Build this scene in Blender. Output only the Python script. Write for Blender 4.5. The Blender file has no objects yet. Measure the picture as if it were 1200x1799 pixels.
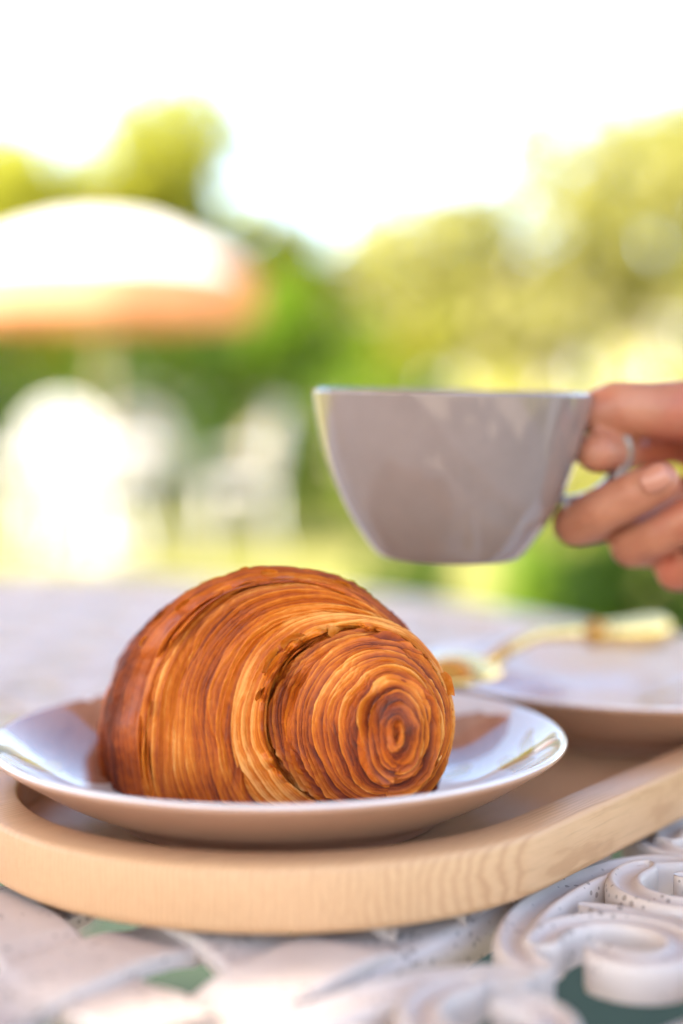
import bpy, bmesh, math, random
import numpy as np
from mathutils import Vector, Matrix

# ------------------------------------------------------------------ camera, light, exposure
SC = bpy.context.scene
COL = SC.collection
PI = math.pi
R = math.radians
ZC = 0.850            # camera height
TILT = R(3.5)
FPX = 2500.0

cam_d = bpy.data.cameras.new('camera')
cam = bpy.data.objects.new('camera', cam_d)
COL.objects.link(cam)
cam.location = (0, 0, ZC)
cam.rotation_euler = (PI / 2 - TILT, 0, 0)
cam_d.sensor_fit = 'VERTICAL'
cam_d.sensor_height = 36
cam_d.sensor_width = 24
cam_d.lens = 50
cam_d.clip_start = 0.01
cam_d.clip_end = 2000
cam_d.dof.use_dof = True
cam_d.dof.focus_distance = 0.414
cam_d.dof.aperture_fstop = 2.6
SC.camera = cam

SUN_D = Vector((0.736, 0.677, 0)).normalized()   # horizontal direction in which the light travels
SUN_EL = R(41.0)
w = bpy.data.worlds.new('World')
SC.world = w
w.use_nodes = True
wn = w.node_tree.nodes
wl = w.node_tree.links
bg = wn['Background']
sky = wn.new('ShaderNodeTexSky')
sky.sky_type = 'NISHITA'
sky.sun_disc = False
sky.sun_elevation = SUN_EL
sky.sun_rotation = math.atan2(-SUN_D.x, -SUN_D.y) % (2 * PI)
sky.air_density = 1.0
sky.dust_density = 1.5
sky.ozone_density = 1.0
wl.new(sky.outputs[0], bg.inputs[0])
bg.inputs[1].default_value = 0.14

sun_d = bpy.data.lights.new('sun', 'SUN')
sun_d.energy = 4.2
sun_d.angle = R(0.55)
sun_d.color = (1.0, 0.93, 0.82)
sun = bpy.data.objects.new('sun', sun_d)
COL.objects.link(sun)
trav = Vector((SUN_D.x * math.cos(SUN_EL), SUN_D.y * math.cos(SUN_EL), -math.sin(SUN_EL)))
sun.rotation_euler = trav.to_track_quat('-Z', 'Y').to_euler()

SC.view_settings.view_transform = 'Standard'
SC.view_settings.look = 'None'
SC.view_settings.exposure = 2.55
SC.view_settings.gamma = 1
SC.view_settings.use_white_balance = True
SC.view_settings.white_balance_temperature = 6700
SC.view_settings.white_balance_tint = 13
SC.view_settings.use_curve_mapping = False
SC.render.engine = 'CYCLES'
SC.cycles.use_denoising = True
SC.cycles.sample_clamp_indirect = 8
SC.cycles.max_bounces = 8
SC.cycles.transparent_max_bounces = 8

# ------------------------------------------------------------------ helpers
FWD = Vector((0, math.cos(TILT), -math.sin(TILT)))
UPV = Vector((0, math.sin(TILT), math.cos(TILT)))


def at(px, py, y):
    """world point seen at photo pixel (px, py) standing at distance y"""
    d = FWD + Vector((1, 0, 0)) * ((px - 600) / FPX) + UPV * ((900 - py) / FPX)
    return Vector((0, 0, ZC)) + d * (y / d.y)


def tag(o, label=None, cat=None, group=None, kind=None):
    if label: o['label'] = label
    if cat: o['category'] = cat
    if group: o['group'] = group
    if kind: o['kind'] = kind
    return o


def empty(name, loc, rz=0.0):
    o = bpy.data.objects.new(name, None)
    COL.objects.link(o)
    o.location = loc
    o.rotation_euler = (0, 0, rz)
    o.empty_display_size = 0.05
    return o


def link(name, me, mat=None, parent=None, smooth=True):
    o = bpy.data.objects.new(name, me)
    COL.objects.link(o)
    if mat is not None and not me.materials:
        me.materials.append(mat)
    if smooth and len(me.polygons):
        me.polygons.foreach_set('use_smooth', [True] * len(me.polygons))
    if parent is not None:
        o.parent = parent
    return o


def pydata(name, v, f, mat=None, parent=None, smooth=True):
    me = bpy.data.meshes.new(name)
    me.from_pydata([tuple(p) for p in v], [], [tuple(q) for q in f])
    me.update()
    return link(name, me, mat, parent, smooth)


def copy_tree(o, parent=None):
    c = o.copy()
    COL.objects.link(c)
    c.parent = parent
    for ch in list(o.children):
        copy_tree(ch, c)
    return c


def grid_mesh(name, P, close_v=False):
    """P: array (nu, nv, 3) -> mesh of quads"""
    nu, nv = P.shape[:2]
    me = bpy.data.meshes.new(name)
    me.vertices.add(nu * nv)
    me.vertices.foreach_set('co', P.reshape(-1).astype(np.float32))
    iu = np.arange(nu - 1)[:, None]
    jv = np.arange(nv if close_v else nv - 1)[None, :]
    a = iu * nv + jv
    b = iu * nv + (jv + 1) % nv
    c = (iu + 1) * nv + (jv + 1) % nv
    d = (iu + 1) * nv + jv
    q = np.stack([a, b, c, d], -1).reshape(-1, 4).astype(np.int32)
    n = len(q)
    me.loops.add(n * 4)
    me.loops.foreach_set('vertex_index', q.reshape(-1))
    me.polygons.add(n)
    me.polygons.foreach_set('loop_start', np.arange(0, n * 4, 4, dtype=np.int32))
    me.polygons.foreach_set('use_smooth', np.ones(n, dtype=bool))
    me.update(calc_edges=True)
    return me


def lathe(name, prof, mat, parent=None, n=96):
    th = np.linspace(0, 2 * PI, n, endpoint=False)
    pr = np.array(prof, float)
    P = np.zeros((len(pr), n, 3))
    P[:, :, 0] = pr[:, 0:1] * np.cos(th)
    P[:, :, 1] = pr[:, 0:1] * np.sin(th)
    P[:, :, 2] = pr[:, 1:2]
    return link(name, grid_mesh(name, P, True), mat, parent)


def smooth_prof(pts, k=6):
    """Catmull-Rom through 2-D points"""
    p = [np.array(q, float) for q in pts]
    p = [2 * p[0] - p[1]] + p + [2 * p[-1] - p[-2]]
    out = []
    for i in range(1, len(p) - 2):
        for j in range(k):
            t = j / k
            out.append(0.5 * ((2 * p[i]) + (-p[i - 1] + p[i + 1]) * t + (2 * p[i - 1] - 5 * p[i] + 4 * p[i + 1] - p[i + 2]) * t * t + (-p[i - 1] + 3 * p[i] - 3 * p[i + 1] + p[i + 2]) * t ** 3))
    out.append(p[-2])
    return out


def tube_data(pts, rad, n=10, caps=True):
    pts = [Vector(p) for p in pts]
    V, F = [], []
    up = Vector((0.13, 0.21, 0.97))
    for i, p in enumerate(pts):
        t = (pts[min(i + 1, len(pts) - 1)] - pts[max(i - 1, 0)])
        t.normalize()
        a = t.cross(up)
        if a.length < 1e-3: a = t.cross(Vector((1, 0, 0)))
        a.normalize()
        b = t.cross(a)
        r = rad[i] if hasattr(rad, '__len__') else rad
        for k in range(n):
            th = 2 * PI * k / n
            V.append(p + a * (r * math.cos(th)) + b * (r * math.sin(th)))
    for i in range(len(pts) - 1):
        for k in range(n):
            F.append((i * n + k, i * n + (k + 1) % n, (i + 1) * n + (k + 1) % n, (i + 1) * n + k))
    if caps:
        F.append(tuple(range(n))[::-1])
        F.append(tuple((len(pts) - 1) * n + k for k in range(n)))
    return V, F


def merge(parts):
    V, F = [], []
    for v, f in parts:
        o = len(V)
        V += list(v)
        F += [tuple(i + o for i in q) for q in f]
    return V, F


def box_data(c, s, rz=0.0):
    cx, cy, cz = c
    V = []
    for dx in (-1, 1):
        for dy in (-1, 1):
            for dz in (-1, 1):
                x, y = dx * s[0] / 2, dy * s[1] / 2
                V.append((cx + x * math.cos(rz) - y * math.sin(rz), cy + x * math.sin(rz) + y * math.cos(rz), cz + dz * s[2] / 2))
    return V, [(0, 1, 3, 2), (4, 6, 7, 5), (0, 4, 5, 1), (2, 3, 7, 6), (0, 2, 6, 4), (1, 5, 7, 3)]


def bevel(o, wd, seg=2):
    m = o.modifiers.new('bevel', 'BEVEL')
    m.width = wd
    m.segments = seg
    m.limit_method = 'ANGLE'
    return o


# ------------------------------------------------------------------ materials
def mat(name, base=(0.5, 0.5, 0.5), rough=0.5, spec=0.5, **kw):
    m = bpy.data.materials.new(name)
    m.use_nodes = True
    b = m.node_tree.nodes['Principled BSDF']
    b.inputs['Base Color'].default_value = (*base, 1)
    b.inputs['Roughness'].default_value = rough
    b.inputs['Specular IOR Level'].default_value = spec
    for k, v in kw.items():
        b.inputs[k].default_value = v
    return m


class N:
    """short-hand for node building"""
    def __init__(s, m):
        s.m = m; s.t = m.node_tree; s.b = s.t.nodes['Principled BSDF']

    def new(s, typ, **kw):
        n = s.t.nodes.new('ShaderNode' + typ)
        for k, v in kw.items(): setattr(n, k, v)
        return n

    def l(s, a, b): s.t.links.new(a, b)

    def coord(s, kind='Object', scale=(1, 1, 1), rot=(0, 0, 0)):
        c = s.new('TexCoord'); mp = s.new('Mapping')
        mp.inputs['Scale'].default_value = scale
        mp.inputs['Rotation'].default_value = rot
        s.l(c.outputs[kind], mp.inputs[0])
        return mp.outputs[0]

    def noise(s, vec, scale=5, detail=4, rough=0.55, dist=0.0):
        n = s.new('TexNoise')
        n.inputs['Scale'].default_value = scale
        n.inputs['Detail'].default_value = detail
        n.inputs['Roughness'].default_value = rough
        n.inputs['Distortion'].default_value = dist
        if vec is not None: s.l(vec, n.inputs['Vector'])
        return n.outputs['Fac']

    def ramp(s, fac, stops):
        r = s.new('ValToRGB')
        e = r.color_ramp.elements
        while len(e) < len(stops): e.new(0.5)
        for i, (p, c) in enumerate(stops):
            e[i].position = p
            e[i].color = (*c, 1) if len(c) == 3 else c
        s.l(fac, r.inputs[0])
        return r.outputs[0]

    def mix(s, fac, a, b, blend='MIX'):
        n = s.new('Mix', data_type='RGBA', blend_type=blend)
        for sock, val in ((n.inputs[0], fac), (n.inputs[6], a), (n.inputs[7], b)):
            if isinstance(val, (int, float)): sock.default_value = val
            elif isinstance(val, tuple): sock.default_value = (*val, 1)
            else: s.l(val, sock)
        return n.outputs[2]

    def math(s, op, a, b=None, c=None):
        n = s.new('Math', operation=op)
        for i, val in enumerate((a, b, c)):
            if val is None: continue
            if isinstance(val, (int, float)): n.inputs[i].default_value = val
            else: s.l(val, n.inputs[i])
        return n.outputs[0]

    def bump(s, h, strength=0.3, dist=0.001):
        n = s.new('Bump')
        n.inputs['Strength'].default_value = strength
        n.inputs['Distance'].default_value = dist
        s.l(h, n.inputs['Height'])
        s.l(n.outputs[0], s.b.inputs['Normal'])

    def color(s, c): s.l(c, s.b.inputs['Base Color'])


def m_leaf(name, c1, c2, trans):
    m = mat(name, c1, 0.5, 0.15)
    k = N(m)
    geo = k.new('NewGeometry')
    col = k.mix(geo.outputs['Random Per Island'], c1, c2)
    k.color(col)
    tr = k.new('BsdfTranslucent')
    tcol = k.mix(geo.outputs['Random Per Island'], trans, tuple(x * 0.75 for x in trans))
    k.l(tcol, tr.inputs[0])
    ms = k.new('MixShader')
    ms.inputs[0].default_value = 0.42
    k.l(k.b.outputs[0], ms.inputs[1])
    k.l(tr.outputs[0], ms.inputs[2])
    k.l(ms.outputs[0], k.t.nodes['Material Output'].inputs[0])
    return m


M = {}
# lawn
M['lawn'] = mat('lawn_grass', (0.10, 0.15, 0.03), 0.9, 0.1)
k = N(M['lawn'])
v = k.coord()
k.color(k.mix(k.noise(v, 0.7, 6), k.ramp(k.noise(v, 40, 3), [(0.3, (0.10, 0.13, 0.025)), (0.7, (0.22, 0.22, 0.05))]), (0.24, 0.21, 0.06)))
k.bump(k.noise(v, 60, 3), 0.6, 0.03)
M['gravel'] = mat('pale_gravel', (0.5, 0.42, 0.32), 0.9, 0.2)
k = N(M['gravel'])
v = k.coord()
k.color(k.ramp(k.noise(v, 60, 4), [(0.3, (0.36, 0.29, 0.21)), (0.7, (0.62, 0.53, 0.42))]))
k.bump(k.noise(v, 90, 3), 0.8, 0.01)
M['paving'] = mat('stone_paving', (0.4, 0.34, 0.27), 0.8, 0.3)
k = N(M['paving'])
br = k.new('TexBrick')
br.inputs['Scale'].default_value = 1.0
br.inputs['Brick Width'].default_value = 0.6
br.inputs['Row Height'].default_value = 0.4
br.inputs['Mortar Size'].default_value = 0.008
br.inputs['Color1'].default_value = (0.40, 0.34, 0.27, 1)
br.inputs['Color2'].default_value = (0.32, 0.275, 0.22, 1)
br.inputs['Mortar'].default_value = (0.16, 0.14, 0.11, 1)
k.l(k.coord(), br.inputs['Vector'])
k.color(k.mix(k.math('MULTIPLY', k.noise(k.coord(), 6, 5), 0.5), br.outputs['Color'], (0.24, 0.2, 0.16)))
M['gap_cover'] = mat('dark_gap_cover', (0.12, 0.13, 0.11), 0.8, 0.3)
k = N(M['gap_cover'])
k.color(k.ramp(k.noise(k.coord(), 9, 6), [(0.3, (0.014, 0.024, 0.012)), (0.7, (0.038, 0.055, 0.026))]))
# leaves
M['leaf_yellow'] = m_leaf('yellow_green_leaves', (0.20, 0.22, 0.018), (0.36, 0.35, 0.04), (0.55, 0.53, 0.05))
M['leaf_mid'] = m_leaf('mid_green_leaves', (0.06, 0.125, 0.006), (0.13, 0.21, 0.012), (0.22, 0.34, 0.015))
M['leaf_dark'] = m_leaf('dark_green_leaves', (0.024, 0.060, 0.003), (0.055, 0.105, 0.006), (0.08, 0.15, 0.008))
M['leaf_olive'] = m_leaf('pale_olive_leaves', (0.19, 0.20, 0.045), (0.34, 0.31, 0.09), (0.46, 0.44, 0.09))
M['bark'] = mat('bark', (0.12, 0.085, 0.055), 0.9, 0.2)
k = N(M['bark'])
v = k.coord(scale=(1, 1, 0.2))
k.color(k.ramp(k.noise(v, 18, 5), [(0.3, (0.06, 0.042, 0.03)), (0.7, (0.19, 0.14, 0.095))]))
k.bump(k.noise(v, 22, 4), 0.8, 0.02)
# house
M['render'] = mat('cream_render', (0.62, 0.53, 0.38), 0.85, 0.2)
k = N(M['render'])
v = k.coord()
k.color(k.ramp(k.noise(v, 1.2, 6), [(0.3, (0.44, 0.36, 0.23)), (0.7, (0.52, 0.44, 0.30))]))
k.bump(k.noise(v, 30, 4), 0.4, 0.01)
M['roof'] = mat('clay_roof', (0.34, 0.15, 0.08), 0.8, 0.2)
k = N(M['roof'])
k.color(k.ramp(k.noise(k.coord(), 3, 5), [(0.3, (0.30, 0.22, 0.13)), (0.7, (0.40, 0.31, 0.20))]))
M['glass'] = mat('window_glass', (0.03, 0.035, 0.04), 0.05, 0.8)
M['woodwork'] = mat('white_woodwork', (0.7, 0.68, 0.63), 0.5, 0.4)
# white cast metal with speckles
M['cast'] = mat('speckled_white_cast_metal', (0.66, 0.60, 0.55), 0.42, 0.5)
k = N(M['cast'])
v = k.coord()
vo = k.new('TexVoronoi')
vo.inputs['Scale'].default_value = 330
k.l(v, vo.inputs['Vector'])
spk = k.math('LESS_THAN', vo.outputs['Distance'], k.math('MULTIPLY', k.math('SUBTRACT', k.noise(v, 45, 3), 0.40), 1.5))
base = k.ramp(k.noise(v, 28, 5), [(0.3, (0.56, 0.46, 0.39)), (0.7, (0.67, 0.57, 0.50))])
k.color(k.mix(k.math('MULTIPLY', spk, 0.6), base, (0.16, 0.11, 0.085)))
k.l(k.ramp(k.noise(v, 60, 4), [(0.3, (0.34,) * 3), (0.7, (0.55,) * 3)]), k.b.inputs['Roughness'])
k.bump(k.noise(v, 160, 4), 0.25, 0.0008)
M['chairmetal'] = mat('white_painted_metal', (0.74, 0.72, 0.69), 0.45, 0.5)
k = N(M['chairmetal'])
k.color(k.ramp(k.noise(k.coord(), 14, 5), [(0.3, (0.68, 0.66, 0.63)), (0.7, (0.78, 0.765, 0.74))]))
# parasol
M['fabric'] = mat('white_parasol_fabric', (0.80, 0.77, 0.72), 0.85, 0.2)
k = N(M['fabric'])
v = k.coord()
k.bump(k.noise(v, 300, 2), 0.2, 0.001)
tr = k.new('BsdfTranslucent'); tr.inputs[0].default_value = (0.85, 0.50, 0.30, 1)
ms = k.new('MixShader'); ms.inputs[0].default_value = 0.20
k.l(k.b.outputs[0], ms.inputs[1]); k.l(tr.outputs[0], ms.inputs[2])
k.l(ms.outputs[0], k.t.nodes['Material Output'].inputs[0])
M['valance'] = mat('peach_valance_fabric', (0.80, 0.42, 0.24), 0.85, 0.2)
k = N(M['valance'])
k.color(k.ramp(k.noise(k.coord(), 12, 3), [(0.3, (0.75, 0.33, 0.20)), (0.7, (0.82, 0.41, 0.26))]))
tr = k.new('BsdfTranslucent'); tr.inputs[0].default_value = (0.85, 0.34, 0.15, 1)
ms = k.new('MixShader'); ms.inputs[0].default_value = 0.5
k.l(k.b.outputs[0], ms.inputs[1]); k.l(tr.outputs[0], ms.inputs[2])
k.l(ms.outputs[0], k.t.nodes['Material Output'].inputs[0])
M['pole'] = mat('pale_wood_pole', (0.55, 0.40, 0.26), 0.5, 0.4)
k = N(M['pole'])
k.color(k.ramp(k.noise(k.coord(scale=(1, 1, 0.1)), 60, 4), [(0.3, (0.48, 0.34, 0.21)), (0.7, (0.62, 0.47, 0.32))]))
M['stone'] = mat('stone_base', (0.4, 0.38, 0.35), 0.8, 0.3)
k = N(M['stone'])
k.color(k.ramp(k.noise(k.coord(), 40, 5), [(0.3, (0.3, 0.28, 0.26)), (0.7, (0.45, 0.43, 0.4))]))


def m_wood(name, rot):
    m = mat(name, (0.6, 0.4, 0.22), 0.42, 0.4)
    k = N(m)
    v = k.coord()
    mp = k.new('Mapping')
    mp.inputs['Rotation'].default_value = rot
    k.l(v, mp.inputs[0])
    v2 = k.new('Mapping')
    v2.inputs['Scale'].default_value = (1.4, 9.0, 5.0)
    k.l(mp.outputs[0], v2.inputs[0])
    # growth rings: distance from a pith line running along the board, warped
    wv = k.new('TexWave', wave_type='BANDS', bands_direction='Y')
    wv.inputs['Scale'].default_value = 22.0
    wv.inputs['Distortion'].default_value = 5.0
    wv.inputs['Detail'].default_value = 3
    wv.inputs['Detail Scale'].default_value = 1.3
    k.l(v2.outputs[0], wv.inputs['Vector'])
    fine = k.coord(scale=(14, 300, 300), rot=rot)
    pores = k.noise(fine, 3, 3, 0.6)
    c = k.ramp(wv.outputs['Fac'], [(0.0, (0.50, 0.265, 0.125)), (0.35, (0.59, 0.335, 0.168)), (1.0, (0.63, 0.37, 0.192))])
    c = k.mix(k.math('MULTIPLY', k.ramp(pores, [(0.52, (0, 0, 0)), (0.72, (1, 1, 1))]), 0.45), c, (0.40, 0.215, 0.10))
    c = k.mix(k.math('MULTIPLY', k.noise(v, 14, 4), 0.35), c, (0.74, 0.47, 0.26))
    k.color(c)
    k.bump(pores, 0.12, 0.0006)
    k.l(k.ramp(k.noise(v, 30, 4), [(0.3, (0.36,) * 3), (0.7, (0.52,) * 3)]), k.b.inputs['Roughness'])
    return m


TRAY_ANG = R(52)
M['ash'] = m_wood('pale_ash_wood', (0, 0, 0))

# glazed plate with painted flowers
def m_plate(name, petals, strokes):
    m = mat(name, (0.78, 0.74, 0.71), 0.07, 0.6)
    k = N(m)
    k.b.inputs['Coat Weight'].default_value = 0.2
    k.b.inputs['Coat Roughness'].default_value = 0.03
    tc = k.new('TexCoord')
    nz = k.new('TexNoise'); nz.inputs['Scale'].default_value = 55; nz.inputs['Detail'].default_value = 3
    k.l(tc.outputs['Object'], nz.inputs['Vector'])
    off = k.new('VectorMath', operation='SCALE'); off.inputs[3].default_value = 0.012
    k.l(nz.outputs['Color'], off.inputs[0])
    pos = k.new('VectorMath', operation='ADD')
    k.l(tc.outputs['Object'], pos.inputs[0]); k.l(off.outputs[0], pos.inputs[1])
    sep = k.new('SeparateXYZ'); k.l(pos.outputs[0], sep.inputs[0])
    sepo = k.new('SeparateXYZ'); k.l(tc.outputs['Object'], sepo.inputs[0])

    def ell(cx, cy, ang, a, b):
        ca, sa = math.cos(ang), math.sin(ang)
        dx = k.math('SUBTRACT', sep.outputs[0], cx + 0.006)
        dy = k.math('SUBTRACT', sep.outputs[1], cy + 0.006)
        u = k.math('DIVIDE', k.math('ADD', k.math('MULTIPLY', dx, ca), k.math('MULTIPLY', dy, sa)), a)
        w_ = k.math('DIVIDE', k.math('SUBTRACT', k.math('MULTIPLY', dy, ca), k.math('MULTIPLY', dx, sa)), b)
        d = k.math('ADD', k.math('MULTIPLY', u, u), k.math('MULTIPLY', w_, w_))
        return k.math('LESS_THAN', d, 1.0)

    base = k.ramp(k.noise(tc.outputs['Object'], 30, 5), [(0.3, (0.75, 0.71, 0.69)), (0.7, (0.82, 0.78, 0.76))])
    acc = None
    for p in petals:
        e = ell(*p)
        acc = e if acc is None else k.math('MAXIMUM', acc, e)
    streak = k.noise(k.coord(scale=(160, 30, 1)), 1.0, 4)
    pc = k.ramp(streak, [(0.3, (0.36, 0.16, 0.10)), (0.7, (0.52, 0.27, 0.18))])
    col = k.mix(acc, base, pc)
    acc = None
    for p in strokes:
        e = ell(*p)
        acc = e if acc is None else k.math('MAXIMUM', acc, e)
    col = k.mix(acc, col, (0.58, 0.34, 0.04))
    # unglazed tan body outside and under the rim
    geo = k.new('NewGeometry')
    nrm = k.new('SeparateXYZ')
    tn = k.new('VectorTransform', vector_type='NORMAL', convert_from='WORLD', convert_to='OBJECT')
    k.l(geo.outputs['Normal'], tn.inputs[0]); k.l(tn.outputs[0], nrm.inputs[0])
    out = k.math('LESS_THAN', nrm.outputs[2], 0.45)
    col = k.mix(out, col, (0.46, 0.26, 0.175))
    k.color(col)
    k.l(k.math('ADD', k.math('MULTIPLY', out, 0.22), 0.09), k.b.inputs['Roughness'])
    return m


M['cup'] = mat('taupe_glaze', (0.30, 0.235, 0.21), 0.06, 0.6)
k = N(M['cup'])
v = k.coord()
k.color(k.ramp(k.noise(v, 35, 5), [(0.3, (0.215, 0.160, 0.140)), (0.7, (0.255, 0.192, 0.170))]))
k.b.inputs['Coat Weight'].default_value = 0.4
k.b.inputs['Coat Roughness'].default_value = 0.02
k.bump(k.noise(v, 60, 3), 0.06, 0.001)
M['coffee'] = mat('coffee', (0.09, 0.035, 0.012), 0.15, 0.5)
N(M['coffee']).color(N(M['coffee']).ramp(N(M['coffee']).noise(None, 60, 4), [(0.35, (0.07, 0.028, 0.01)), (0.7, (0.3, 0.16, 0.07))]))
M['gold'] = mat('brushed_gold', (0.80, 0.52, 0.17), 0.2, 0.5, Metallic=1.0)
k = N(M['gold'])
k.l(k.ramp(k.noise(k.coord(), 80, 4), [(0.3, (0.14,) * 3), (0.7, (0.28,) * 3)]), k.b.inputs['Roughness'])
# skin
M['skin'] = mat('skin', (0.55, 0.27, 0.17), 0.48, 0.4)
k = N(M['skin'])
v = k.coord()
k.color(k.mix(k.ramp(k.noise(v, 26, 3), [(0.42, (0, 0, 0)), (0.62, (1, 1, 1))]), k.ramp(k.noise(v, 70, 5), [(0.3, (0.36, 0.130, 0.070)), (0.7, (0.47, 0.20, 0.115))]), (0.42, 0.10, 0.055)))
k.b.inputs['Subsurface Weight'].default_value = 0.25
k.b.inputs['Subsurface Radius'].default_value = (0.009, 0.004, 0.002)
k.b.inputs['Subsurface Scale'].default_value = 1.0
k.bump(k.noise(v, 900, 3), 0.15, 0.0004)
M['nail'] = mat('fingernail', (0.66, 0.36, 0.27), 0.25, 0.5)
N(M['nail']).color(N(M['nail']).ramp(N(M['nail']).noise(None, 90, 2), [(0.3, (0.42, 0.165, 0.105)), (0.7, (0.48, 0.21, 0.14))]))
M['sleeve'] = mat('pale_linen', (0.6, 0.57, 0.52), 0.9, 0.2)
k = N(M['sleeve'])
k.color(k.ramp(k.noise(k.coord(), 120, 3), [(0.3, (0.52, 0.49, 0.44)), (0.7, (0.66, 0.63, 0.58))]))
k.bump(k.noise(k.coord(), 400, 2), 0.4, 0.001)

# croissant crust, driven by the layer attribute of the mesh
def m_crust(name, shift=0.0, gloss=0.46):
    m = mat(name, (0.5, 0.18, 0.03), gloss, 0.28)
    k = N(m)
    a = k.new('Attribute', attribute_name='layer')
    v = k.coord()
    n1 = k.noise(v, 55, 5, 0.6)
    n2 = k.noise(v, 420, 4, 0.6)
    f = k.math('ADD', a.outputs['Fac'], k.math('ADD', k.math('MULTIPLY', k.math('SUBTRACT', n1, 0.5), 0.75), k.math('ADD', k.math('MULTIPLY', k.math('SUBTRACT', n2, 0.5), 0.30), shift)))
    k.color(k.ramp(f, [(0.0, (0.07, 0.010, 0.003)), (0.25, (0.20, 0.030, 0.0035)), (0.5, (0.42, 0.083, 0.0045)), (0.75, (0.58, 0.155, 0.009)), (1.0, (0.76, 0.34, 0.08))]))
    k.l(k.ramp(n1, [(0.3, (gloss - 0.08,) * 3), (0.7, (gloss + 0.16,) * 3)]), k.b.inputs['Roughness'])
    k.bump(k.math('ADD', k.math('MULTIPLY', n2, 0.5), n1), 0.22, 0.0005)
    k.b.inputs['Subsurface Weight'].default_value = 0.08
    k.b.inputs['Subsurface Radius'].default_value = (0.004, 0.0015, 0.0006)
    return m


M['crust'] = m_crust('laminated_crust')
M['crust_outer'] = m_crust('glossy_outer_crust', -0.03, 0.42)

# ------------------------------------------------------------------ ground
pts = [(-400, -200), (400, -200), (400, 600), (-400, 600)]
lawn = pydata('lawn', [(x, y, 0) for x, y in pts], [(0, 1, 2, 3)], M['lawn'], smooth=False)
tag(lawn, kind='structure')
path = []
pf = []
for i in range(24):
    t = i / 23
    cx = 0.9 + 1.3 * math.sin(t * 2.2) + 3.2 * t * t
    cy = 1.5 + 15 * t
    wd = 0.55 + 0.1 * math.sin(i * 1.7)
    path += [(cx - wd, cy, 0.004), (cx + wd, cy + 0.1, 0.004)]
    if i: pf.append((2 * i - 2, 2 * i - 1, 2 * i + 1, 2 * i))
gp = pydata('path', path, pf, M['gravel'], smooth=False)
tag(gp, kind='structure')
# stone terrace under the near table, dark bed added beyond it so the table gaps look dark
ter = pydata('terrace', [(-3.2, -4.4, 0.006), (2.2, -4.4, 0.006), (2.2, 0.9, 0.006), (-3.2, 0.9, 0.006)], [(0, 1, 2, 3)], M['paving'], smooth=False)
tag(ter, kind='structure')
bed = pydata('added_dark_bed', [(-3.2, 0.9, 0.006), (2.2, 0.9, 0.006), (2.2, 3.4, 0.006), (-3.2, 3.4, 0.006)], [(0, 1, 2, 3)], M['gap_cover'], smooth=False)
tag(bed, kind='structure')

# ------------------------------------------------------------------ vegetation
def leaves(rng, clumps, n, size):
    """n small bent leaf quads spread through spherical clumps (cx,cy,cz,rx,rz)"""
    cl = np.array(clumps, float)
    vol = cl[:, 3] ** 2 * cl[:, 4]
    idx = rng.choice(len(cl), n, p=vol / vol.sum())
    d = rng.normal(size=(n, 3))
    d /= np.linalg.norm(d, axis=1)[:, None]
    rr = rng.uniform(0.45, 1.06, n) ** 0.6
    c = cl[idx, :3] + d * rr[:, None] * cl[idx][:, [3, 3, 4]]
    a = rng.normal(size=(n, 3)); a /= np.linalg.norm(a, axis=1)[:, None]
    nn = d * 0.5 + rng.normal(size=(n, 3)) * 0.6 + np.array([0, 0, 0.4])
    b = np.cross(a, nn); b /= np.linalg.norm(b, axis=1)[:, None] + 1e-9
    s = size * rng.uniform(0.6, 1.35, n)[:, None]
    tip = c + a * s
    l = c + b * s * 0.36 + a * s * 0.4
    r = c - b * s * 0.36 + a * s * 0.4
    V = np.stack([c, r, tip, l], 1).reshape(-1, 3)
    F = np.arange(n * 4).reshape(-1, 4)
    return V, F


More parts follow.
